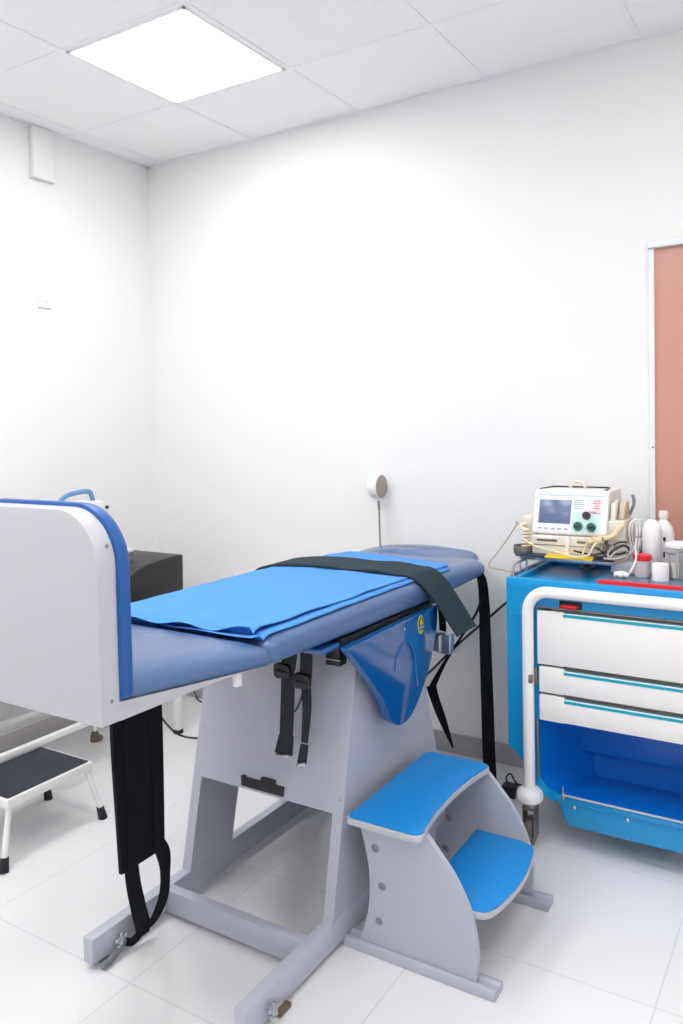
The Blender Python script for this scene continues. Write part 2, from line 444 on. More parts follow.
cushion(1.79, -0.225, 0.275, 0.165, 0.150, 0.022, 0.022, lambda x, y: 0.958, lambda x, y: 0.926, crown=0.030).build('headrest', M_vinyl, T, angle=60)
# leg-section frame and footboard
b = MB(); b.prism('x', [(-2.2915, 0.957), (-2.0, 0.953), (-1.86, 0.944), (-2.07, 0.9685), (-2.2915, 0.9955)], 1.56, 2.167)
b.build('leg_frame', M_plate, T)
FB = MB()
out = rpoly([(1.697, 0.957), (2.168, 0.957), (2.168, 1.379), (1.697, 1.379)], [0.004, 0.004, 0.115, 0.115], 14)
t = bmesh.new()
def inset_poly(P, s, cx, cz):
    return [(cx + (x - cx) * (1 - s / 0.2355), cz + (z - cz) * (1 - s / 0.213)) for x, z in P]
prof = [(-2.292, 0.0), (-2.3345, 0.0), (-2.3365, 0.0008), (-2.3375, 0.003)]
rings = [[t.verts.new((x, y, z)) for x, z in inset_poly(out, s, 1.9325, 1.17)] for y, s in prof]
for A, B in zip(rings, rings[1:]):
    for k in range(len(A)): t.faces.new((A[k - 1], A[k], B[k], B[k - 1]))
t.faces.new(rings[0]); t.faces.new(rings[-1][::-1]); bmesh.ops.recalc_face_normals(t, faces=t.faces[:])
FB._take(t); fb = FB.build('footboard', M_plate, T, angle=28)
t = bmesh.new(); out = rpoly([(1.690, 0.999), (2.176, 0.999), (2.176, 1.386), (1.690, 1.386)], [0.01, 0.01, 0.122, 0.122], 14)
prof = [(-2.2915, 0.006), (-2.290, 0.0), (-2.275, -0.001), (-2.262, 0.002), (-2.254, 0.009), (-2.250, 0.02)]
rings = [[t.verts.new((x, y, z)) for x, z in inset_poly(out, s, 1.933, 1.192)] for y, s in prof]
for A, B in zip(rings, rings[1:]):
    for k in range(len(A)): t.faces.new((A[k - 1], A[k], B[k], B[k - 1]))
t.faces.new(rings[0]); t.faces.new(rings[-1][::-1]); bmesh.ops.recalc_face_normals(t, faces=t.faces[:])
mb = MB(); mb._take(t); mb.build('footboard_pad', M_vinyl2, fb, angle=50)
for z in (1.308, 1.003):
    b = MB(); b.lathe([(0.004, -0.002), (0.004, 0.001), (0.002, 0.002)], (2.168, -2.312, z), 'x', 12); b.build('screw', M_greyp, fb)
# side guard
gp = [(v.x, v.y) for v in catmull([(-1.478, 0.902, 0), (-1.470, 0.888, 0), (-1.437, 0.858, 0), (-1.35, 0.772, 0), (-1.271, 0.684, 0), (-1.235, 0.621, 0), (-1.195, 0.590, 0), (-1.145, 0.579, 0), (-1.090, 0.592, 0), (-1.035, 0.628, 0), (-0.970, 0.692, 0), (-0.930, 0.757, 0), (-0.902, 0.81, 0), (-0.889, 0.86, 0), (-0.888, 0.906, 0)], 4)]
b = MB(); b.prism('x', gp, 2.172, 2.200, bevel=0.007, seg=3)
b.box(2.134, 2.174, -1.28, -1.23, 0.80, 0.90); b.box(2.134, 2.174, -1.06, -1.02, 0.74, 0.90)
sg = b.build('side_guard', M_guard, T, angle=40)
arc = [(2.2015, -1.205, 0.765), (2.2015, -1.195, 0.800), (2.2015, -1.165, 0.828), (2.2015, -1.125, 0.832), (2.2015, -1.090, 0.808), (2.2015, -1.070, 0.760), (2.2015, -1.055, 0.67)]
b = MB(); b.tube(arc, lambda t_: 0.0028 + 0.002 * t_, 8); b.build('moulded_arch', M_guard, sg)
b = MB(); c = (2.2002, -1.018, 0.868)
b.lathe([(0.0310, 0.0), (0.0310, 0.0012), (0.0290, 0.0016)], c, 'x', 36, 0, sx=0.72)
b.lathe([(0.0280, 0.0), (0.0280, 0.0022)], c, 'x', 36, 1, sx=0.68)
b.prism('x', [(c[1], c[2] + 0.026), (c[1] + 0.010, c[2] + 0.000), (c[1] - 0.010, c[2] + 0.000)], 2.2005, 2.2032, mi=0)
b.box(2.2005, 2.2030, c[1] - 0.015, c[1] + 0.015, c[2] - 0.013, c[2] - 0.004, mi=2)
b.prism('x', rpoly([(c[1] - 0.009, c[2] - 0.018), (c[1] + 0.009, c[2] - 0.018), (c[1] + 0.006, c[2] - 0.026), (c[1] - 0.006, c[2] - 0.026)], 0.002, 2), 2.2005, 2.2030, mi=0)
b.build('warning_badge', [M_badgeyel, M_badgeblk, M_badgelil], sg)
b = MB(); b.lathe([(0.0035, 0), (0.0035, 0.001), (0.001, 0.002)], (2.2002, -1.135, 0.880), 'x', 12); b.build('rivet', M_plate, sg)
# grey bracket by guard
b = MB(); b.box(2.150, 2.205, -0.885, -0.835, 0.742, 0.80, bevel=0.002); b.box(2.204, 2.236, -0.875, -0.870, 0.735, 0.802); b.box(2.232, 2.237, -0.875, -0.835, 0.735, 0.802, bevel=0.001)
b.build('side_bracket', M_steel, T)
# straps hanging from the table
def P(*a): return [tuple(x) for x in a]
ny = Vector((0, 1, 0)); nx = Vector((1, 0, 0))
b = MB()
b.ribbon(P((1.652, -1.765, 0.935), (1.650, -1.762, 0.80), (1.648, -1.758, 0.62), (1.650, -1.757, 0.45), (1.650, -1.755, 0.275)), ny, [0.185, 0.192, 0.192, 0.182, 0.17], 0.012)
for dy in (-0.06, 0.045): b.ribbon(P((1.658, -1.762 + dy, 0.93), (1.6555, -1.757 + dy, 0.62), (1.6565, -1.755 + dy, 0.28)), ny, 0.008, 0.006)
w = b.build('hanging_strap', M_strap, T)
b = MB(); b.ribbon(P((1.650, -1.80, 0.30), (1.648, -1.79, 0.22), (1.640, -1.765, 0.13), (1.622, -1.735, 0.06), (1.612, -1.728, 0.022)), ny, [0.05, 0.052, 0.054, 0.056, 0.052], 0.004)
b.tube([(1.612, -1.745, 0.03), (1.610, -1.77, 0.026), (1.606, -1.785, 0.034)], 0.011, 8)
b.ribbon(P((1.652, -1.70, 0.31), (1.650, -1.672, 0.26), (1.640, -1.655, 0.19), (1.630, -1.655, 0.11), (1.620, -1.69, 0.05), (1.612, -1.735, 0.028)), [Vector((0.0, 1, 0)), Vector((0.3, 1, 0.2)), Vector((1, .8, 0)), Vector((1, .5, 0)), Vector((.6, 1, 0)), Vector((0, 1, 0))], [0.05, 0.045, 0.03, 0.03, 0.028, 0.03], 0.004)
b.build('webbing_loop', M_strap, w)
for (pts, wd, mm, kx) in ((P((1.9830, -1.47, 0.925), (1.9800, -1.455, 0.86), (1.9650, -1.447, 0.80)), 0.052, M_web2, 0), (P((2.0390, -1.46, 0.925), (2.0340, -1.447, 0.85), (2.0240, -1.44, 0.775)), 0.042, M_web2, 1)):
    b = MB(); b.ribbon(pts, nx, wd, 0.004)
    e = pts[-1]
    if kx == 0: b.ribbon(P(e, (1.9590, -1.444, 0.70), (1.9560, -1.452, 0.585)), nx, [0.045, 0.048, 0.046], 0.005); b.ribbon(P((1.9580, -1.452, 0.60), (1.9530, -1.462, 0.545)), nx, [0.05, 0.062], 0.008, smooth=False)
    else: b.ribbon(P(e, (2.0270, -1.440, 0.69), (2.0240, -1.452, 0.59)), nx, [0.034, 0.030, 0.022], 0.005); b.ribbon(P((2.0240, -1.452, 0.585), (2.0220, -1.466, 0.532)), nx, [0.024, 0.030], 0.008, smooth=False); b.tube([(2.0140, -1.437, 0.75), (2.0060, -1.44, 0.715), (1.9890, -1.442, 0.68), (1.9690, -1.442, 0.665)], 0.003, 6)
    s = b.build('buckle_strap', mm, T)
    b = MB()
    c = (1.9530, -1.452, 0.795) if kx == 0 else (2.0190, -1.445, 0.772)
    b.prism('y', rpoly([(c[0] - 0.032, c[2] - 0.024), (c[0] + 0.028, c[2] - 0.018), (c[0] + 0.028, c[2] + 0.022), (c[0] - 0.032, c[2] + 0.026)], 0.014, 5), c[1] - 0.010, c[1] + 0.006, bevel=0.003)
    b.box(c[0] - 0.018, c[0] + 0.02, c[1] - 0.015, c[1] - 0.008, c[2] - 0.004, c[2] + 0.004, bevel=0.002); b.build('buckle', M_blackp, s)
    b = MB()
    if kx == 0: b.box(1.926, 1.980, -1.472, -1.458, 0.538, 0.546, bevel=0.002, rot=Matrix.Rotation(-0.12, 3, 'Y'))
    else: b.box(2.008, 2.037, -1.475, -1.461, 0.526, 0.535, bevel=0.002, rot=Matrix.Rotation(-0.3, 3, 'Y'))
    b.build('hook', M_steel, s)
b = MB(); b.ribbon(P((2.150, -0.40, 0.935), (2.157, -0.375, 0.90), (2.160, -0.36, 0.80), (2.162, -0.36, 0.65), (2.166, -0.358, 0.41), (2.172, -0.36, 0.17), (2.180, -0.36, 0.03)), [Vector((1, -.3, 0))] * 7, [0.045, 0.046, 0.050, 0.056, 0.060, 0.062, 0.062], 0.005)
b.build('hanging_strap', M_strap, T)
b = MB(); b.ribbon(P((2.165, -0.37, 0.86), (2.172, -0.46, 0.795), (2.126, -0.5, 0.706), (2.047, -0.5, 0.584), (1.985, -0.5, 0.468)), [Vector((1, 0, .4))] * 5, [0.02, 0.012, 0.014, 0.022, 0.04], 0.004)
b.ribbon(P((1.985, -0.5, 0.478), (1.998, -0.5, 0.435), (2.032, -0.5, 0.35), (2.076, -0.5, 0.245)), [Vector((1, 0, .25))] * 4, [0.045, 0.04, 0.034, 0.006], 0.004)
b.build('hanging_strap', M_strap, T)
b = MB(); b.ribbon(P((2.190, -0.862, 0.925), (2.203, -0.860, 0.88), (2.204, -0.855, 0.81)), [Vector((1, -.4, 0))] * 3, 0.03, 0.006)
b.build('hanging_strap', M_strap, T)
# levelling feet, knobs
def star(c, sgn):
    mb = MB()
    mb.lathe([(0.006, 0.0), (0.006, 0.012 * sgn), (0.012, 0.012 * sgn), (0.012, 0.022 * sgn), (0.004, 0.026 * sgn)], c, 'x', 14)
    for k in range(5):
        a = 2 * PI * k / 5 + 0.3
        mb.ball((c[0] + 0.017 * sgn, c[1] + 0.017 * math.cos(a), c[2] + 0.017 * math.sin(a)), 0.006, 0.007, 0.007, seg=10)
    return mb
star((1.584, -1.800, 0.045), 1).build('star_knob', M_steel, T)
star((2.136, -1.800, 0.045), 1).build('star_knob', M_steel, T)
b = MB(); b.tube([(1.600, -1.780, 0.034), (1.603, -1.81, 0.024), (1.606, -1.85, 0.016), (1.606, -1.875, 0.013)], lambda t_: 0.007 + 0.005 * t_, 8, flat=0.9)
b.build('foot_lever', M_greyp, T)
for x, yy in ((1.566, -1.84), (2.118, -1.74), (1.566, -0.36), (2.118, -0.36)):
    b = MB(); b.lathe([(0.016, 0.0), (0.018, 0.004), (0.018, 0.012), (0.006, 0.014), (0.006, 0.018)], (x, yy, 0.0), 'z', 18)
    if yy == -1.74: b.box(x + 0.008, x + 0.034, yy - 0.03, yy + 0.02, 0.002, 0.016, bevel=0.004)
    b.build('levelling_foot', M_brown if yy == -1.74 else M_greyp, T)

# disposable sheet
def sheet_mesh():
    t = bmesh.new()
    def patch(c, dz, nx_, ny_, wav, ph):
        A, B, C_, D = [Vector(p) for p in c]; G = []
        for j in range(ny_ + 1):
            row = []
            for i in range(nx_ + 1):
                u, v = i / nx_, j / ny_
                p = (A * (1 - u) + B * u) * (1 - v) + (D * (1 - u) + C_ * u) * v
                p.y += 0.006 * math.sin(u * 5 + ph) * (1 - v) ** 3
                edge = (1 - v) ** 8; side_ = u ** 10
                z = msurf(min(max(p.x, 1.5225), 2.1675), max(p.y, -1.7995)) if p.y > -1.80 else max(ftop(p.x, p.y) + 0.003, 0.998)
                w = wav * edge * (0.5 + 0.5 * math.sin(u * 19 + ph)) * (0.3 + u) + 0.5 * wav * side_ * (0.5 + 0.5 * math.sin(v * 23 + ph)) * (1 - v)
                wr = 0.0012 * math.sin(p.x * 31 + p.y * 17) * math.sin(p.y * 23 - p.x * 9) + 0.0012
                if abs(v - 0.5) < 0.004 : wr += 0.001
                row.append(t.verts.new((p.x, p.y, z + dz + w + wr)))
            G.append(row)
        for j in range(ny_):
            for i in range(nx_): t.faces.new((G[j][i], G[j][i + 1], G[j + 1][i + 1], G[j + 1][i]))
    patch([(1.545, -1.825), (2.140, -1.838), (2.150, -0.66), (1.58, -0.50)], 0.0035, 40, 90, 0.003, 0.4)
    patch([(1.545, -1.845), (2.112, -1.825), (2.134, -0.64), (1.60, -0.478)], 0.0075, 40, 90, 0.013, 2.1)
    mb = MB(); mb._take(t); return mb
o = sheet_mesh().build('disposable_sheet', M_paper, None, angle=80)
md = o.modifiers.new('thickness', 'SOLIDIFY'); md.thickness = 0.0010; md.offset = 1
tag(o, 'bright blue disposable paper sheet spread over the examination table cushion', 'sheet')

# belt over the table
def bz(x, y): return msurf(min(max(x, 1.5225), 2.167), y) + 0.0145
bp = []; bw = []
for x, yc, w in ((1.53, -0.915, 0.20), (1.60, -0.895, 0.20), (1.70, -0.875, 0.195), (1.80, -0.876, 0.195), (1.90, -0.876, 0.195), (2.00, -0.874, 0.195), (2.08, -0.876, 0.19), (2.135, -0.872, 0.18)):
    bp.append((x, yc, bz(x, yc) + 0.003 + (0.003 * math.sin(x * 26)))); bw.append(w)
bp = [(1.506, -0.925, 0.950), (1.508, -0.922, 0.975)] + bp + [(2.182, -0.862, 0.975), (2.222, -0.856, 0.922), (2.258, -0.852, 0.868), (2.292, -0.850, 0.818)]
bw = [0.2, 0.2] + bw + [0.168, 0.160, 0.158, 0.158]
b = MB(); b.ribbon(bp, ny, bw, 0.008, n=5)
o = b.build('restraint_belt', M_belt); tag(o, 'wide charcoal restraint belt laid across the blue sheet with its end sticking out', 'belt')

# ------------------------------------------------------------------ step stool beside the table
K = thing('step_stool', 'grey two-step wooden stool with bright blue rubber treads beside the table', 'step stool', (2.39, -1.19, 0))
left = catmull([(2.172, 0.396, 0), (2.190, 0.372, 0), (2.207, 0.313, 0), (2.220, 0.242, 0), (2.219, 0.153, 0), (2.203, 0.074, 0), (2.178, 0.022, 0)], 5)
right = catmull([(2.548, 0.022, 0), (2.553, 0.09, 0), (2.548, 0.143, 0), (2.531, 0.214, 0), (2.490, 0.291, 0), (2.446, 0.345, 0), (2.398, 0.398, 0)], 5)
outl = [(v.x, v.y) for v in left] + [(v.x, v.y) for v in right]
def circ(cx, cz, r, n=14): return [(cx + r * math.cos(2 * PI * k / n), cz + r * math.sin(2 * PI * k / n)) for k in range(n)]
hs = [(2.242, 0.312), (2.262, 0.205), (2.250, 0.098)]
for y0, y1 in ((-1.420, -1.402), (-0.960, -0.942)):
    b = MB(); b.prism('y', outl, y0, y1, holes=[circ(h[0], h[1], 0.0125) for h in hs]); sp_ = b.build('side_panel', M_mdf, K)
    for h in hs:
        b = MB(); b.lathe([(0.0126, 0), (0.0126, 0.003)], (h[0], y0 + 0.008, h[1]), 'y', 14); b.build('hole_plug', M_plug, sp_)
for y0 in (-1.438, -0.984):
    b = MB(); w = 0.062
    pr = rpoly([(y0, 0), (y0 + w, 0), (y0 + w, 0.024), (y0 + w - 0.014, 0.026), (y0 + w - 0.020, 0.019), (y0 + 0.024, 0.019), (y0 + 0.016, 0.027), (y0 + 0.004, 0.026)], 0.003, 3)
    b.prism('x', pr, 2.138, 2.607); b.build('floor_rail', M_mdf, K)
b = MB(); b.box(2.235, 2.253, -1.402, -0.960, 0.20, 0.398, bevel=0.001); b.build('back_board', M_mdf, K)
def tread(name, o2, z, parent):
    mb = MB(); mb.prism('z', o2, z - 0.024, z - 0.005, bevel=0.003)
    tr = mb.build(name, M_plate, parent)
    cx = sum(p[0] for p in o2) / len(o2); cy = sum(p[1] for p in o2) / len(o2)
    ins = [(cx + (p[0] - cx) * 0.962, cy + (p[1] - cy) * 0.982) for p in o2]
    mb = MB(); mb.prism('z', ins, z - 0.005, z, bevel=0.0015); mb.build('tread_pad', M_pad, tr)
    return tr
fr = catmull([(2.412, -0.985, 0), (2.400, -1.06, 0), (2.392, -1.15, 0), (2.391, -1.24, 0), (2.398, -1.34, 0), (2.412, -1.44, 0)], 4)
rc_ = lambda a, p, c, r: rpoly([a, p, c], [0, r, 0], 5)[1:-1]
top = rc_((2.42, -1.484), (2.180, -1.484), (2.180, -0.952), 0.016) + rc_((2.180, -1.484), (2.180, -0.952), (2.42, -0.952), 0.03) + rc_((2.180, -0.952), (2.414, -0.952), (2.414, -1.2), 0.022) + [(v.x, v.y) for v in fr] + rc_((2.414, -1.30), (2.418, -1.484), (2.176, -1.484), 0.030)
tread('top_tread', top, 0.420, K)
fr = catmull([(2.545, -0.990, 0), (2.574, -1.010, 0), (2.590, -1.08, 0), (2.600, -1.16, 0), (2.600, -1.25, 0), (2.586, -1.35, 0), (2.566, -1.392, 0), (2.54, -1.400, 0)], 4)
low = [(2.368, -1.400), (2.368, -0.984), (2.52, -0.984)] + [(v.x, v.y) for v in fr]
tread('lower_tread', low, 0.210, K)

# ------------------------------------------------------------------ crash cart
CX = 2.775
def mx(x): return 2 * CX - x
C_ = thing('medical_cart', 'blue and white emergency trolley with drawers and open bottom bin against the back wall', 'medical cart', (CX, -0.36, 0))
oh = [(2.343, 0.93), (2.343, 0.352), (2.430, 0.262), (2.443, 0.215), (2.470, 0.184), (2.510, 0.172)]
fo = rpoly(oh + [(mx(x), z) for x, z in oh[::-1]], [0, 0.01, 0.01, 0.03, 0.03, 0.02, 0.02, 0.03, 0.03, 0.01, 0.01, 0], 4)
ih = [(2.460, 0.884), (2.460, 0.300), (2.460, 0.203)]
fi = rpoly([(2.460, 0.866), (2.460, 0.203), (mx(2.460), 0.203), (mx(2.460), 0.866)], [0.012, 0.075, 0.075, 0.012], 8)
b = MB(); b.prism('y', fo, -0.600, -0.560, bevel=0.0, holes=[fi])
for s in (0, 1):
    x0, x1 = (2.345, 2.452) if not s else (mx(2.452), mx(2.345))
    b.box(x0, x1, -0.562, -0.122, 0.36, 0.93, bevel=0.004)
b.box(2.45, mx(2.45), -0.15, -0.122, 0.36, 0.93)
b.box(2.342, 2.440, -0.603, -0.5995, 0.832, 0.836)
body = b.build('cart_body', M_cart, C_)
# bin
b = MB(); t = bmesh.new()
r0 = rpoly([(2.460, 0.462), (2.460, 0.203), (mx(2.460), 0.203), (mx(2.460), 0.462)], [0, 0.075, 0.075, 0], 8)
r1 = rpoly([(2.500, 0.470), (2.500, 0.205), (mx(2.50), 0.205), (mx(2.50), 0.470)], [0, 0.06, 0.06, 0], 8)
r2 = rpoly([(2.600, 0.470), (2.600, 0.200), (mx(2.60), 0.200), (mx(2.60), 0.470)], [0, 0.02, 0.02, 0], 8)
rings = [[t.verts.new((x, y, z)) for x, z in r] for r, y in ((r0, -0.598), (r1, -0.50), (r2, -0.38))]
for A, B in zip(rings, rings[1:]):
    for k in range(len(A)): t.faces.new((A[k - 1], A[k], B[k], B[k - 1]))
t.faces.new(rings[-1]); bmesh.ops.recalc_face_normals(t, faces=t.faces[:])
for f in t.faces: f.normal_flip()
b._take(t)
b.box(2.548, mx(2.548), -0.425, -0.378, 0.298, 0.47, bevel=0.014, seg=3)
bn = b.build('storage_bin', M_cart_shade, C_, angle=50)
b = MB(); t = bmesh.new()
lo = [(2.523, -0.613, 0.196), (mx(2.523), -0.613, 0.196), (mx(2.556), -0.598, 0.092), (2.556, -0.598, 0.092)]
hi = [(2.523, -0.30, 0.196), (mx(2.523), -0.30, 0.196), (mx(2.556), -0.33, 0.092), (2.556, -0.33, 0.092)]
A = [t.verts.new(p) for p in lo]; B = [t.verts.new(p) for p in hi]
t.faces.new(A); t.faces.new(B[::-1])
for k in range(4): t.faces.new((A[k - 1], A[k], B[k], B[k - 1]))
bmesh.ops.recalc_face_normals(t, faces=t.faces[:])
b._take(t, 0.008, 3)
b.box(2.515, mx(2.515), -0.622, -0.598, 0.184, 0.204, bevel=0.006, seg=3)
b.build('bin_front', M_cart, bn)
b = MB(); b.tube([(2.553, -0.628, 0.215), (mx(2.553), -0.628, 0.215)], 0.0042, 10, smooth=False)
for x in (2.553, mx(2.553)): b.tube([(x, -0.628, 0.216), (x, -0.628, 0.245)], 0.003, 8, smooth=False); b.ball((x, -0.628, 0.215), 0.007, seg=10); b.box(x - 0.006, x + 0.006, -0.632, -0.60, 0.200, 0.214, bevel=0.002)
b.build('retaining_rod', M_steel, bn)
b = MB()
for x in (2.587, 2.768, mx(2.587)):
    b = MB(); b.lathe([(0.007, 0.004), (0.007, -0.003), (0.003, -0.006)], (x, -0.612, 0.172), 'y', 14); b.build('screw', M_steel, bn)
b = MB(); b.box(2.456, 2.4615, -0.612, -0.598, 0.245, 0.462, bevel=0.0015); b.build('runner', M_steel2, bn)
# top
b = MB(); XR = mx(2.343)
b.box(2.36, XR - 0.02, -0.58, -0.14, 0.930, 0.946)
def rim(x0, x1, y0, y1, z): return (x0, y0, z), (x1, y0, z), (x1, y1, z), (x0, y1, z)
t = bmesh.new()
prof = [(0.0, 0.929), (0.0, 0.963), (0.0015, 0.966), (0.004, 0.967), (0.024, 0.967), (0.027, 0.966), (0.028, 0.963), (0.028, 0.945)]
rings = []
for s_, z in prof:
    l_ = s_ * 1.45
    rings.append([t.verts.new(p) for p in rim(2.343 + l_, XR - l_, -0.600 + s_ * 0.95, -0.122 - s_ * 1.3, z)])
for A, B in zip(rings, rings[1:]):
    for k in range(4): t.faces.new((A[k - 1], A[k], B[k], B[k - 1]))
t.faces.new(rings[0]); bmesh.ops.recalc_face_normals(t, faces=t.faces[:]); b._take(t)
b.box(2.638, 2.660, -0.5735, -0.1585, 0.94, 0.9655, bevel=0.004, seg=3)
tp = b.build('top_tray', M_cart, C_)
b = MB(); b.box(2.664, mx(2.387), -0.566, -0.162, 0.945, 0.9735, bevel=0.002); b.build('work_surface', M_surf, tp)
b = MB(); b.box(2.664, mx(2.387), -0.580, -0.566, 0.955, 0.980, bevel=0.003); b.build('edge_strip', M_red, tp)
b = MB()
b.tube([(2.365, -0.585, 0.966), (2.365, -0.583, 1.003), (2.365, -0.570, 1.012), (2.365, -0.455, 1.012), (2.365, -0.440, 1.003), (2.365, -0.440, 0.966)], 0.0045, 8, n=3, smooth=False)
b.tube([(2.365, -0.51, 0.966), (2.365, -0.51, 1.012)], 0.003, 8, smooth=False)
b.tube([(2.358, -0.585, 0.970), (2.358, -0.165, 0.970)], 0.006, 8, smooth=False)
b.build('side_rail', M_steel, C_)
# header with latch
b = MB(); b.box(2.455, mx(2.455), -0.606, -0.598, 0.866, 0.872, bevel=0.001, mi=0)
b.build('header_strip', M_steel2, C_)
lt = MB(); lt.box(2.538, 2.618, -0.6035, -0.598, 0.874, 0.899, bevel=0.002); l_ = lt.build('latch', M_black, C_)
lt = MB(); lt.box(2.545, 2.602, -0.618, -0.600, 0.875, 0.889, bevel=0.005, seg=3); lt.build('latch_lever', M_red, l_)
# drawers
XR_ = mx(2.464)
for k, (z0, z1) in enumerate(((0.668, 0.860), (0.567, 0.660), (0.466, 0.559))):
    xl = 2.462 if k == 0 else 2.467
    zt = z1 - (0.002 if k == 0 else 0.007)
    out = [(xl, z0), (xl, z1), (2.551, z1), (2.556, zt), (mx(2.556), zt), (mx(2.551), z1), (mx(xl), z1), (mx(xl), z0), (mx(2.551), z0), (mx(2.556), z0 + 0.002), (2.556, z0 + 0.002), (2.551, z0)]
    b = MB(); b.prism('y', out, -0.617, -0.597, bevel=0.0025, seg=2)
    b.box(2.48, mx(2.48), -0.598, -0.20, z0 + 0.01, z1 - 0.02)
    dr = b.build('drawer', M_white, C_)
    b = MB(); b.prism('x', [(-0.6155, zt - 0.014), (-0.6185, zt - 0.013), (-0.6185, zt - 0.004), (-0.612, zt + 0.0008), (-0.604, zt + 0.0008)], 2.556, mx(2.556)); b.build('grip_strip', M_cyan, dr)
b = MB(); b.box(2.50, mx(2.50), -0.600, -0.594, 0.47, 0.862); b.build('gap_backing', M_gap, C_)  # sheet behind the drawer fronts, painted as the shade in their gaps
b = MB(); b.box(2.448, 2.458, -0.612, -0.598, 0.59, 0.65, bevel=0.003); b.box(2.436, 2.450, -0.645, -0.60, 0.60, 0.632, bevel=0.003); b.build('side_catch', M_steel2, C_)
# white tube frame
b = MB(); pts = [(2.4305, -0.625, 0.19)]
def arc_pts(cx, cz, r, a0, a1, n=8): return [(cx + r * math.cos(a0 + (a1 - a0) * k / n), -0.625, cz + r * math.sin(a0 + (a1 - a0) * k / n)) for k in range(n + 1)]
R_ = 0.075
pts += arc_pts(2.4305 + R_, 0.9295 - R_, R_, PI, PI / 2) + arc_pts(mx(2.4305 + R_), 0.9295 - R_, R_, PI / 2, 0) + [(mx(2.4305), -0.625, 0.19)]
b.tube(pts, 0.0205, 16, smooth=False); fr_ = b.build('push_frame', M_enamel, C_, angle=50)
for x in (2.4305, mx(2.4305)):
    b = MB(); b.lathe([(0.021, 0.218), (0.030, 0.214), (0.044, 0.203), (0.048, 0.190), (0.047, 0.174), (0.038, 0.164), (0.012, 0.160)], (x, -0.622, 0), 'z', 28); b.build('bumper', M_enamel, fr_)
for x, y in ((2.4305, -0.622), (mx(2.4305), -0.622), (2.42, -0.20), (mx(2.42), -0.20)):
    b = MB(); b.lathe([(0.026, 0.145), (0.026, 0.165)], (x, y, 0), 'z', 18)
    for s in (-1, 1): b.box(x + s * 0.020 - 0.002, x + s * 0.020 + 0.002, y - 0.022, y + 0.030, 0.035, 0.146, bevel=0.001)
    b.box(x - 0.021, x + 0.021, y - 0.022, y + 0.03, 0.138, 0.146)
    if y > -0.3: b.lathe([(0.018, 0.16), (0.018, 0.37)], (x, y, 0), 'z', 14)
    cs = b.build('caster', M_steel2, C_)
    b = MB(); b.lathe([(0.040, -0.015), (0.050, -0.012), (0.052, 0.0), (0.050, 0.012), (0.040, 0.015)], (x, y + 0.01, 0.052), 'x', 28); b.lathe([(0.012, -0.018), (0.012, 0.018)], (x, y + 0.01, 0.052), 'x', 14); b.build('wheel', M_wheel, cs)

# ------------------------------------------------------------------ shelf and defibrillator on the cart
sh = thing('swivel_shelf', 'small grey metal shelf carrying the defibrillator above the cart top', 'shelf', (2.53, -0.17, 0.946))
b = MB(); b.lathe([(0.03, 0.9462), (0.03, 0.955), (0.02, 0.96), (0.02, 1.007)], (2.53, -0.195, 0), 'z', 24); b.build('pedestal', M_steel2, sh)
b = MB(); b.box(2.335, 2.69, -0.425, -0.13, 1.006, 1.014, bevel=0.003); b.box(2.335, 2.69, -0.428, -0.424, 1.006, 1.024, bevel=0.001); b.build('shelf_plate', M_steel, sh)
pk = thing('electrode_packet', 'flat yellow and navy foil packet along the front edge under the defibrillator', 'packet', (2.51, -0.43, 1.024))
rt = Matrix.Rotation(-0.30, 3, 'X')
def film(x0, x1, m, par, nm, dz=0.0):
    mb = MB(); mb.prism('x', rpoly([(-0.452, 1.020 + dz), (-0.405, 1.026 + dz), (-0.405, 1.031 + dz), (-0.452, 1.026 + dz)], 0.002, 3), x0, x1, bevel=0.001); mb.build(nm, m, par)
film(2.345, 2.440, M_navy, pk, 'navy_end'); film(2.438, 2.615, M_yel, pk, 'yellow_middle', 0.001); film(2.613, 2.690, M_navy, pk, 'navy_end')

D = thing('defibrillator', 'white portable defibrillator monitor with a blue grey screen and round knobs on the cart', 'defibrillator', (2.51, -0.28, 1.014))
b = MB(); b.prism('x', rpoly([(-0.398, 1.015), (-0.15, 1.015), (-0.15, 1.10), (-0.398, 1.10)], 0.008, 3), 2.378, 2.636, bevel=0.004)
bs = b.build('base_unit', M_creamp, D)
b = MB()
for x0, x1 in ((2.392, 2.470), (2.545, 2.600)): b.box(x0, x1, -0.4005, -0.396, 1.076, 1.084, bevel=0.002)
b.box(2.380, 2.634, -0.4005, -0.396, 1.062, 1.064)
b.build('recess_line', M_gap, bs)
b = MB(); b.box(2.395, 2.475, -0.404, -0.398, 1.085, 1.096, bevel=0.002); b.box(2.503, 2.519, -0.405, -0.398, 1.03, 1.10, bevel=0.002); b.build('paper_tray', M_white, bs)
face = [(-0.402, 1.102), (-0.354, 1.252), (-0.335, 1.268), (-0.165, 1.268), (-0.150, 1.255), (-0.150, 1.102)]
b = MB(); b.prism('x', rpoly(face, [0.01, 0.01, 0.01, 0.012, 0.012, 0.006], 4), 2.372, 2.652, bevel=0.008, seg=3)
hs_ = b.build('housing', M_white, D, angle=40)
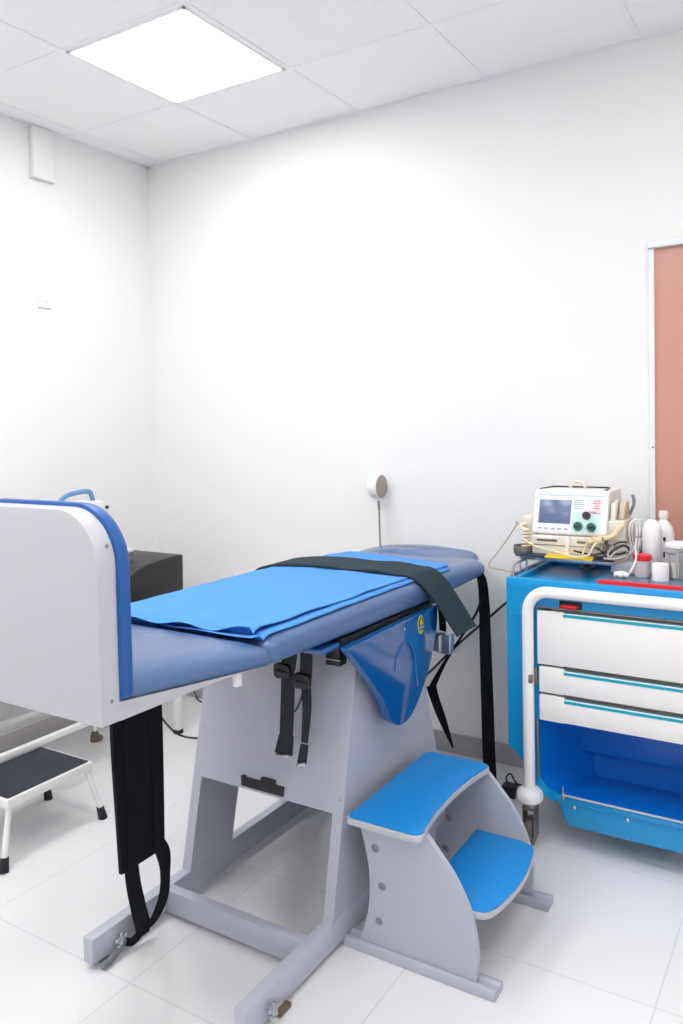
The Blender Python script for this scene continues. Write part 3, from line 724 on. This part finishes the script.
# face-plane helper: u along x, v up the face (0..1), h out of the face
A0 = Vector((0, -0.402, 1.102)); A1 = Vector((0, -0.354, 1.252)); up = (A1 - A0).normalized(); nrm = Vector((0, -up.z, up.y)); FL = (A1 - A0).length
def facebox(mb, x0, x1, v0, v1, h0, h1, mi=0, bevel=0.0):
    t = bmesh.new(); V = []
    for h in (h0, h1):
        for (x, v) in ((x0, v0), (x1, v0), (x1, v1), (x0, v1)):
            p = A0 + up * (v * FL) + nrm * h; V.append(t.verts.new((x, p.y, p.z)))
    for q in ((0, 1, 2, 3), (7, 6, 5, 4), (0, 4, 5, 1), (1, 5, 6, 2), (2, 6, 7, 3), (3, 7, 4, 0)): t.faces.new([V[i] for i in q])
    bmesh.ops.recalc_face_normals(t, faces=t.faces[:]); mb._take(t, bevel, 2, mi)
def facecyl(mb, x, v, r, h0, h1, mi=0, n=28, r2=None):
    t = bmesh.new(); R0 = []; R1 = []
    for k in range(n):
        a = 2 * PI * k / n
        for L_, h, rr in ((R0, h0, r), (R1, h1, r2 or r)):
            p = A0 + up * (v * FL + rr * math.sin(a)) + nrm * h; L_.append(t.verts.new((x + rr * math.cos(a), p.y, p.z)))
    t.faces.new(R0); t.faces.new(R1[::-1])
    for k in range(n): t.faces.new((R0[k - 1], R0[k], R1[k], R1[k - 1]))
    bmesh.ops.recalc_face_normals(t, faces=t.faces[:]); mb._take(t, 0, 2, mi)
b = MB(); facebox(b, 2.395, 2.517, 0.285, 0.865, -0.001, 0.0015, 0, 0.0005); b.build('screen', M_screen, hs_)
b = MB(); facebox(b, 2.523, 2.628, 0.12, 0.58, -0.001, 0.0012); b.build('green_field', mat('mint_panel', (200, 228, 226), 0.4), hs_)
b = MB(); facebox(b, 2.523, 2.570, 0.63, 0.90, -0.001, 0.0012, 0); facebox(b, 2.574, 2.628, 0.55, 0.90, -0.001, 0.0012, 1); facebox(b, 2.385, 2.640, 0.97, 0.995, -0.001, 0.0014, 2)
b.build('control_field', [M_panelgrey, mat('rose_panel', (240, 216, 222), 0.4), mat('sky_strip', (176, 206, 232), 0.4)], hs_)
b = MB()
for i, v in enumerate((0.86, 0.81, 0.76, 0.71, 0.66)):
    facebox(b, 2.527, 2.527 + (0.034, 0.026, 0.038, 0.022, 0.030)[i], v, v + 0.016, 0.001, 0.0018, 0)
for i, v in enumerate((0.85, 0.79, 0.73, 0.67, 0.58)):
    facebox(b, (2.60, 2.596, 2.604, 2.60, 2.58)[i], (2.622, 2.625, 2.620, 2.622, 2.612)[i], v, v + 0.028, 0.001, 0.0018, 1)
for i in range(5): facebox(b, 2.395 + i * 0.025, 2.410 + i * 0.025, 0.14, 0.17, 0.0, 0.0016, 0)
b.build('printed_marks', [M_tgrey, M_tred], hs_)
for (x, v, m1, m2) in ((2.577, 0.50, M_blackp, M_panelgrey), (2.548, 0.235, M_dgreen, M_green), (2.597, 0.225, M_dgreen, M_green)):
    b = MB(); facecyl(b, x, v, 0.0195 if m2 is M_green else 0.0175, 0.001, 0.003, 0); facecyl(b, x, v, 0.0155, 0.002, 0.014, 1, r2=0.0140); facebox(b, x - 0.012, x + 0.012, v - 0.018, v + 0.018, 0.013, 0.019, 1, 0.001)
    b.build('knob', [m2, m1], hs_)
b = MB(); b.tube([(2.384, -0.32, 1.269), (2.395, -0.24, 1.270), (2.42, -0.215, 1.271), (2.60, -0.215, 1.271), (2.625, -0.24, 1.270), (2.634, -0.32, 1.269)], 0.003, 8, flat=1.6); b.build('carry_handle', M_blackp, D)
b = MB(); b.box(2.315, 2.374, -0.36, -0.27, 1.105, 1.165, bevel=0.006); b.build('paddle_holder', M_creamp, D)
b = MB(); b.box(2.650, 2.712, -0.37, -0.24, 1.072, 1.162, bevel=0.005); b.prism('x', [(-0.36, 1.16), (-0.34, 1.225), (-0.29, 1.235), (-0.25, 1.16)], 2.656, 2.676, bevel=0.004)
b.build('paddle_holder', M_creamp, D)
b = MB(); b.prism('x', rpoly([(-0.34, 1.16), (-0.31, 1.225), (-0.25, 1.225), (-0.24, 1.16)], 0.01, 3), 2.680, 2.702, bevel=0.004); b.build('paddle', mat('beige_paddle', (206, 190, 172), 0.45), D)
b = MB(); b.lathe([(0.012, 0), (0.014, 0.006), (0.008, 0.012)], (2.652, -0.275, 1.205), 'x', 16); b.tube([(2.70, -0.24, 1.17), (2.715, -0.23, 1.215), (2.708, -0.22, 1.245)], 0.006, 8); b.build('clamp_screw', M_greyp, D)
b = MB(); b.tube([(2.475, -0.24, 1.268), (2.485, -0.22, 1.288), (2.505, -0.215, 1.292), (2.525, -0.22, 1.286), (2.535, -0.24, 1.27)], 0.006, 8); b.build('cable_stub', M_creamp, D)
# metal clip at the left
b = MB(); b.lathe([(0.030, 1.016), (0.036, 1.03), (0.036, 1.056), (0.033, 1.056), (0.031, 1.034), (0.01, 1.03)], (2.338, -0.40, 0), 'z', 24); tag(b.build('steel_cup', M_steel2), 'small dull metal cup at the shelf corner below the coiled cream cable', 'cup')

def helix(c0, c1, r, turns, n=12):
    c0 = Vector(c0); c1 = Vector(c1); d = (c1 - c0).normalized()
    u = d.cross(Vector((0, 1, 0.1))).normalized(); v = d.cross(u); out = []
    for k in range(turns * n + 1):
        a = 2 * PI * k / n; out.append(c0.lerp(c1, k / (turns * n)) + u * r * math.cos(a) + v * r * math.sin(a))
    return out
b = MB(); b.tube(helix((2.355, -0.40, 1.118), (2.350, -0.405, 1.045), 0.014, 6), 0.0042, 6, n=1, smooth=False)
b.tube([(2.34, -0.37, 1.135), (2.325, -0.385, 1.13), (2.34, -0.40, 1.12), (2.365, -0.41, 1.118)], 0.006, 8)
b.tube([(2.355, -0.42, 1.075), (2.41, -0.44, 1.058), (2.494, -0.455, 1.045), (2.56, -0.46, 1.034), (2.604, -0.455, 1.045), (2.618, -0.45, 1.075), (2.632, -0.44, 1.09)], 0.0038, 8)
tag(b.build('paddle_cable', M_cream), 'coiled cream paddle cable looping below the defibrillator screen', 'cable')
b = MB(); b.tube(helix((2.588, -0.425, 1.088), (2.645, -0.415, 1.097), 0.012, 7), 0.0045, 6, n=1, smooth=False)
b.tube([(2.645, -0.415, 1.10), (2.675, -0.40, 1.11), (2.698, -0.39, 1.14), (2.712, -0.385, 1.15)], 0.009, 8); b.tube([(2.588, -0.425, 1.085), (2.583, -0.43, 1.06), (2.575, -0.435, 1.04)], 0.004, 8)
tag(b.build('coiled_cable', mat('yellowed_cable', (234, 214, 176), 0.5)), 'thick yellowed coiled cable end at the right corner of the defibrillator', 'cable')
b = MB(); b.tube([(2.54, -0.42, 1.05), (2.60, -0.425, 1.040), (2.65, -0.43, 1.036), (2.690, -0.42, 1.066), (2.715, -0.40, 1.078), (2.730, -0.39, 1.062), (2.70, -0.40, 1.045), (2.66, -0.425, 1.05), (2.62, -0.42, 1.065)], 0.0038, 8)
b.tube([(2.60, -0.41, 1.035), (2.65, -0.415, 1.052), (2.69, -0.40, 1.085), (2.72, -0.38, 1.088)], 0.003, 8)
tag(b.build('sensor_lead', M_blackp), 'thin black leads tangled at the right foot of the defibrillator', 'cable')
b = MB(); y = -0.335
for k, (dx, rz_) in enumerate(((0, 0.055), (0.007, 0.060), (0.013, 0.050), (0.020, 0.056))):
    P_ = []
    for a in range(12):
        q = 2 * PI * a / 12
        P_.append((2.733 + dx + 0.013 * math.cos(q), y + 0.012 * k + 0.01 * math.sin(q * 2), 1.105 + rz_ * math.sin(q)))
    b.tube(P_, 0.0042, 8, n=4, closed=True)
b.tube([(2.722, -0.33, 1.052), (2.712, -0.335, 1.03), (2.705, -0.34, 1.018), (2.70, -0.35, 0.985), (2.715, -0.37, 0.979)], 0.004, 8)
tag(b.build('coiled_lead', M_white), 'loops of white lead hanging at the side of the defibrillator', 'cable')
b = MB(); b.prism('x', rpoly([(-0.29, 1.05), (-0.22, 1.04), (-0.20, 1.11), (-0.25, 1.145)], 0.015, 4), 2.735, 2.765, bevel=0.005)
b.tube([(2.74, -0.24, 0.985), (2.748, -0.24, 1.02), (2.75, -0.24, 1.06)], 0.012, 10); b.box(2.70, 2.765, -0.28, -0.20, 0.9737, 0.990, bevel=0.004)
tag(b.build('sensor_probe', M_greyp), 'grey handheld probe standing between the white lead loops and the bottle', 'probe')
b = MB(); b.box(2.668, 2.752, -0.40, -0.345, 0.9738, 1.012, bevel=0.006); tag(b.build('supply_box', mat('pale_box', (205, 208, 214), 0.4)), 'low pale grey box behind the red-lidded cup', 'box')
b = MB(); b.tube([(2.765, -0.455, 1.085), (2.770, -0.462, 1.05), (2.764, -0.470, 1.02), (2.752, -0.475, 0.997), (2.744, -0.475, 0.987)], 0.0035, 8)
for (x, yy) in ((2.738, -0.475), (2.722, -0.483), (2.706, -0.475)): b.ball((x, yy, 0.985), 0.011, 0.013, 0.0105, seg=12)
b.tube([(2.700, -0.465, 0.985), (2.718, -0.458, 0.990), (2.738, -0.462, 0.986)], 0.006, 8)
tag(b.build('lead_clip', M_enamel), 'small white lead with clip curled in front of the red-lidded cup', 'clip')

b = MB(); b.tube([(2.672, -0.44, 1.028), (2.69, -0.43, 1.055), (2.72, -0.41, 1.062), (2.735, -0.40, 1.04), (2.712, -0.42, 1.022), (2.685, -0.44, 1.026), (2.665, -0.43, 1.045), (2.68, -0.41, 1.075)], 0.0045, 8)
b.tube([(2.655, -0.45, 1.034), (2.70, -0.45, 1.036), (2.74, -0.42, 1.05), (2.748, -0.40, 1.07)], 0.004, 8)
tag(b.build('tangled_lead', mat('dusty_lead', (176, 168, 164), 0.5)), 'dusty grey lead knotted over the shelf corner behind the small white clip', 'cable')

# containers
c = thing('specimen_cup', 'translucent specimen cup with a red screw lid', 'cup', (2.783, -0.425, 0.9735))
b = MB(); b.lathe([(0.024, 0.974), (0.026, 0.976), (0.0285, 1.035), (0.026, 1.035), (0.023, 0.98), (0.002, 0.979)], (2.783, -0.425, 0), 'z', 32); b.build('cup_body', M_clear, c)
b = MB(); b.lathe([(0.031, 1.034), (0.032, 1.037), (0.032, 1.051), (0.029, 1.054), (0.002, 1.054)], (2.783, -0.425, 0), 'z', 36); b.build('lid', M_red, c)
b = MB(); b.lathe([(0.009, 0.9738), (0.027, 0.9738), (0.0275, 0.976), (0.0275, 1.030), (0.0265, 1.032), (0.0095, 1.032), (0.009, 1.029)], (2.850, -0.462, 0), 'z', 32)
tag(b.build('gauze_roll', M_tape), 'short white roll of tape standing near the red edge of the cart', 'tape roll')
c = thing('round_bottle', 'plain white bottle with a domed top behind the red-lidded cup', 'bottle', (2.797, -0.325, 0.9735))
b = MB(); b.lathe([(0.030, 0.974), (0.0325, 0.978), (0.0325, 1.125), (0.031, 1.143), (0.025, 1.157), (0.014, 1.166), (0.002, 1.168)], (2.797, -0.325, 0), 'z', 32); b.build('bottle_body', M_bottle, c)
c = thing('capped_bottle', 'taller white plastic bottle with sloping shoulders and narrow neck', 'bottle', (2.823, -0.245, 0.9735))
b = MB(); b.lathe([(0.034, 0.974), (0.037, 0.978), (0.037, 1.108), (0.034, 1.128), (0.022, 1.148), (0.013, 1.158), (0.013, 1.168)], (2.823, -0.245, 0), 'z', 32); bb_ = b.build('bottle_body', M_bottle, c)
b = MB(); b.lathe([(0.0155, 1.165), (0.0165, 1.167), (0.0165, 1.189), (0.014, 1.192), (0.002, 1.192)], (2.823, -0.245, 0), 'z', 24); b.build('cap', M_white, c)
b = MB(); b.box(2.828, 2.836, -0.2835, -0.2805, 1.085, 1.10, bevel=0.001); b.build('label_mark', M_blackp, c)
b = MB(); b.box(2.828, 2.835, -0.2835, -0.2805, 1.025, 1.045, bevel=0.001); b.build('label_mark', M_blackp, c)
c = thing('instrument_jar', 'clear jar of metal instruments at the right of the cart top', 'jar', (2.905, -0.395, 0.9735))
b = MB(); b.lathe([(0.046, 0.974), (0.048, 0.977), (0.048, 1.085), (0.046, 1.086), (0.0455, 0.98), (0.002, 0.979)], (2.905, -0.395, 0), 'z', 36); b.build('jar_body', M_glass, c)
b = MB(); b.lathe([(0.049, 1.0845), (0.050, 1.087), (0.050, 1.094), (0.044, 1.100), (0.002, 1.103)], (2.905, -0.395, 0), 'z', 36); b.build('lid', M_white, c)
b = MB(); b.lathe([(0.0485, 1.062), (0.0495, 1.063), (0.0495, 1.068), (0.0485, 1.069)], (2.905, -0.395, 0), 'z', 36); b.build('steel_band', M_steel, c)
b = MB()
for (dx, dy, hh, mi) in ((-0.025, -0.015, 0.09, 0), (-0.005, -0.03, 0.10, 0), (0.015, -0.025, 0.095, 0), (0.03, 0.0, 0.09, 0), (-0.03, 0.01, 0.085, 1), (0.0, 0.01, 0.1, 0), (0.01, -0.01, 0.06, 2), (-0.015, -0.032, 0.05, 3)):
    b.tube([(2.905 + dx, -0.395 + dy, 0.98), (2.905 + dx * 1.15, -0.395 + dy * 1.1, 0.98 + hh)], 0.006 + 0.002 * (mi > 0), 8, smooth=False, mi=mi)
b.build('instruments', [M_steel, M_red, M_ltblue, M_creamp], c)

# ------------------------------------------------------------------ cords
b = MB(); b.tube([(2.311, -0.36, 1.13), (2.28, -0.31, 1.135), (2.240, -0.20, 1.105), (2.204, -0.20, 1.049), (2.160, -0.20, 0.988), (2.124, -0.20, 0.945), (2.119, -0.20, 0.928), (2.128, -0.20, 0.918), (2.168, -0.20, 0.914), (2.220, -0.20, 0.908), (2.28, -0.17, 0.902), (2.336, -0.14, 0.90)], 0.0026, 8)
tag(b.build('beige_wire', mat('beige_cord', (196, 178, 150), 0.5)), 'thin beige cord drooping from the defibrillator toward the table', 'cord')
b = MB(); b.tube([(1.74, -0.03, 0.36), (1.785, -0.03, 0.404), (1.831, -0.03, 0.453), (1.922, -0.03, 0.544), (2.006, -0.03, 0.622), (2.068, -0.03, 0.679), (2.129, -0.03, 0.734), (2.22, -0.04, 0.80), (2.32, -0.06, 0.83), (2.40, -0.10, 0.83)], 0.0055, 8)
b.tube([(1.74, -0.03, 0.36), (1.68, -0.03, 0.28), (1.60, -0.035, 0.15), (1.50, -0.06, 0.03), (1.42, -0.1, 0.0065), (1.30, -0.12, 0.0065)], 0.0055, 8)
tag(b.build('wall_cord', M_blackp), 'black power cord stretched along the back wall to the cart', 'cord')
b = MB(); b.tube([(0.62, -0.78, 0.345), (0.66, -0.74, 0.27), (0.70, -0.691, 0.161), (0.70, -0.595, 0.066), (0.72, -0.47, 0.012), (0.80, -0.35, 0.0065), (0.95, -0.22, 0.0065), (1.1, -0.10, 0.0065)], 0.005, 8)
b.tube([(0.63, -0.50, 0.30), (0.58, -0.36, 0.19), (0.54, -0.28, 0.11), (0.60, -0.18, 0.04), (0.75, -0.14, 0.0065)], 0.0045, 8)
tag(b.build('floor_cord', M_blackp), 'black cords trailing from the dark couch to the floor behind the table', 'cord')
c = thing('power_adapter', 'small black adapter box on the floor behind the step stool', 'adapter', (2.235, -0.29, 0))
b = MB(); b.box(2.205, 2.262, -0.315, -0.265, 0.0, 0.048, bevel=0.004); b.build('adapter_body', M_blackp, c)
b = MB(); b.tube([(2.22, -0.268, 0.03), (2.195, -0.23, 0.045), (2.20, -0.19, 0.045), (2.225, -0.20, 0.02), (2.25, -0.19, 0.008), (2.30, -0.15, 0.006), (2.40, -0.08, 0.006)], 0.0035, 8)
b.build('adapter_cord', M_blackp, c)

# rod with disc behind the head of the table
W = thing('disc_stand', 'thin metal rod topped by a round disc behind the head of the table', 'stand', (1.508, -0.062, 0))
b = MB(); b.tube([(1.530, -0.062, 0.012), (1.525, -0.062, 0.5), (1.514, -0.062, 1.16)], 0.0042, 12, smooth=False); b.tube([(1.5145, -0.062, 1.125), (1.5125, -0.062, 1.18)], 0.0058, 12, smooth=False); b.build('rod', M_steel2, W)
b = MB(); b.lathe([(0.035, 0.0), (0.04, 0.004), (0.04, 0.010), (0.01, 0.014)], (1.530, -0.062, 0), 'z', 28); b.build('base', M_steel2, W)
b = MB(); b.lathe([(0.055, -0.026), (0.058, -0.022), (0.058, 0.018), (0.055, 0.022)], (1.508, -0.063, 1.238), 'x', 40); b.box(1.492, 1.528, -0.078, -0.048, 1.172, 1.190, bevel=0.002); hd = b.build('disc_body', M_white, W)
b = MB(); b.lathe([(0.054, 0.0), (0.0545, 0.002), (0.052, 0.0035), (0.002, 0.003)], (1.530, -0.063, 1.238), 'x', 36); b.lathe([(0.005, 0.0), (0.005, 0.004)], (1.532, -0.063, 1.238), 'x', 12); b.build('disc_face', mat('tarnished_face', (172, 158, 150), 0.4, metal=0.3, var=0.08, scale=60), hd)

# ------------------------------------------------------------------ dark couch by the left wall
Q = thing('treatment_couch', 'black upholstered couch on a white tubular frame in the far left corner', 'couch', (0.33, -1.3, 0))
pr = catmull([(-0.432, 0.905, 0), (-0.50, 0.906, 0), (-0.60, 0.900, 0), (-0.68, 0.890, 0), (-0.75, 0.872, 0), (-0.82, 0.842, 0), (-0.92, 0.795, 0), (-1.02, 0.765, 0)], 5)
poly = [(v.x, v.y) for v in pr] + [(-1.02, 0.62), (-0.438, 0.62)]
b = MB(); b.prism('x', poly, 0.06, 0.60, bevel=0.007, seg=3); b.build('raised_back', M_couch, Q)
b = MB(); b.prism('x', rpoly([(-2.25, 0.64), (-1.022, 0.64), (-1.022, 0.745), (-2.25, 0.745)], 0.02, 4), 0.06, 0.60, bevel=0.006); b.build('seat_cushion', M_couch, Q)
b = MB(); b.box(0.08, 0.59, -2.22, -0.45, 0.595, 0.622, bevel=0.004)
b.build('deck_frame', M_enamel, Q)
for x in (0.285, 0.600):
    b = MB(); b.box(x - 0.0125, x + 0.0125, -2.2, -0.46 if x < 0.4 else -0.99, 0.250, 0.275, bevel=0.003); b.build('lower_rail', M_enamel, Q)
for (x, yy) in ((0.555, -0.455), (0.09, -0.455), (0.555, -2.2), (0.09, -2.2)):
    b = MB(); b.box(x - 0.018, x + 0.018, yy - 0.018, yy + 0.018, 0.02, 0.60, bevel=0.004); lg = b.build('leg', M_enamel, Q)
    b = MB(); b.box(x - 0.019, x + 0.019, yy - 0.019, yy + 0.019, 0.0, 0.022, bevel=0.003); b.build('foot_cap', M_rubber, lg)
b = MB(); b.tube([(0.262, -0.73, 0.25), (0.262, -0.73, 0.05)], 0.009, 10, smooth=False); b.tube([(0.09, -0.73, 0.262), (0.60, -0.99, 0.262)], 0.009, 8, smooth=False); lg = b.build('middle_leg', M_enamel, Q)
b = MB(); b.lathe([(0.022, 0.0), (0.024, 0.006), (0.022, 0.03), (0.012, 0.05)], (0.262, -0.73, 0), 'z', 18); b.ball((0.285, -0.72, 0.018), 0.016, seg=12); b.build('foot_cap', M_brown, lg)
# things on the couch
c = thing('portable_device', 'white medical case with blue carry handle standing on the couch behind the footboard', 'medical device', (0.35, -0.88, 0.87))
b = MB(); b.prism('x', rpoly([(-1.12, 0.915), (-0.735, 0.915), (-0.715, 1.160), (-0.75, 1.195), (-1.08, 1.210), (-1.12, 1.18)], [0.01, 0.01, 0.008, 0.01, 0.02, 0.02], 4), 0.27, 0.40, bevel=0.006); hb = b.build('case', M_white, c)
b = MB(); b.tube([(0.34, -0.945, 1.190), (0.34, -0.950, 1.210), (0.34, -0.915, 1.231), (0.34, -0.85, 1.241), (0.34, -0.79, 1.241), (0.34, -0.772, 1.222), (0.34, -0.765, 1.192)], 0.011, 10, n=6); b.build('handle', M_ltblue, c)
b = MB(); b.box(0.398, 0.403, -0.742, -0.724, 1.155, 1.17); b.build('port_cover', M_blackp, c)
for y0, z0 in ((-1.09, 0.772), (-0.80, 0.870)):
    b = MB(); b.box(0.30, 0.37, y0, y0 + 0.035, z0, 0.917, bevel=0.002); b.build('foot', M_blackp, c)
b = MB(); b.box(0.34, 0.44, -0.70, -0.615, 0.909, 0.934, bevel=0.002, mi=1); b.box(0.335, 0.445, -0.705, -0.61, 0.9345, 0.950, bevel=0.002)
tag(b.build('paper_pad', [M_white, M_greyp]), 'white pad of papers lying on the dark couch behind the footboard', 'paper pad')

# ------------------------------------------------------------------ small step by the couch
Z = thing('foot_step', 'low white metal step with black rubber top in front of the couch', 'foot step', (0.748, -1.473, 0))
tb = rpoly([(0.590, -1.668), (0.897, -1.668), (0.897, -1.286), (0.590, -1.286)], 0.010, 5)
b = MB(); b.prism('z', tb, 0.205, 0.238, bevel=0.003); b.build('frame', M_enamel, Z)
b = MB(); b.prism('z', rpoly([(0.601, -1.657), (0.886, -1.657), (0.886, -1.297), (0.601, -1.297)], 0.006, 4), 0.237, 0.241, bevel=0.001); b.build('top_mat', M_tread, Z)
for sx, sy in ((1, 1), (1, -1), (-1, 1), (-1, -1)):
    x1, y1 = 0.748 + sx * 0.125, -1.473 + sy * 0.165; x0, y0 = 0.743 + sx * 0.165, -1.476 + sy * 0.222
    b = MB(); b.tube([(x1, y1, 0.214), (x1 + (x0 - x1) * .15, y1 + (y0 - y1) * .2, 0.19), (x0, y0, 0.02)], 0.011, 12, smooth=False); lg = b.build('leg', M_enamel, Z, angle=60)
    d_ = (Vector((x0, y0, 0.02)) - Vector((x1, y1, 0.19))).normalized(); p0 = Vector((x0, y0, 0.0)); p1 = Vector((x0, y0, 0.02)) - d_ * 0.03
    b = MB(); b.tube([(x0 + 0.0, y0, 0.0), tuple(p1)], lambda t_: 0.0175 - 0.003 * t_, 16, smooth=False); b.build('rubber_foot', M_rubber, lg)

# ------------------------------------------------------------------ camera
cam = bpy.data.cameras.new('camera'); co = bpy.data.objects.new('camera', cam); COL.objects.link(co)
yaw, pitch, roll, fpx, dy = 0.5560, -0.0381, -0.0199, 801.5, -56.85
fwd = Vector((-math.sin(yaw), math.cos(yaw), 0)); rgt = Vector((math.cos(yaw), math.sin(yaw), 0)); upv = Vector((0, 0, 1))
f2 = fwd * math.cos(pitch) + upv * math.sin(pitch); u2 = upv * math.cos(pitch) - fwd * math.sin(pitch)
r3 = rgt * math.cos(roll) + u2 * math.sin(roll); u3 = u2 * math.cos(roll) - rgt * math.sin(roll)
Mx = Matrix(((r3.x, u3.x, -f2.x), (r3.y, u3.y, -f2.y), (r3.z, u3.z, -f2.z))).to_4x4()
Mx.translation = Vector((3.375, -3.385, 1.535)); co.matrix_world = Mx
cam.sensor_fit = 'AUTO'; cam.sensor_width = 36.0; cam.lens = fpx / 1024 * 36.0; cam.shift_y = dy / 1024
cam.clip_start = 0.05
S.camera = co

w = bpy.data.worlds.new('world'); S.world = w; w.use_nodes = True
w.node_tree.nodes['Background'].inputs[0].default_value = (0.9, 0.95, 1, 1); w.node_tree.nodes['Background'].inputs[1].default_value = 0.3
S.view_settings.view_transform = 'Standard'; S.view_settings.look = 'None'; S.view_settings.gamma = 1.0; S.view_settings.use_curve_mapping = False
S.view_settings.exposure = 0.0
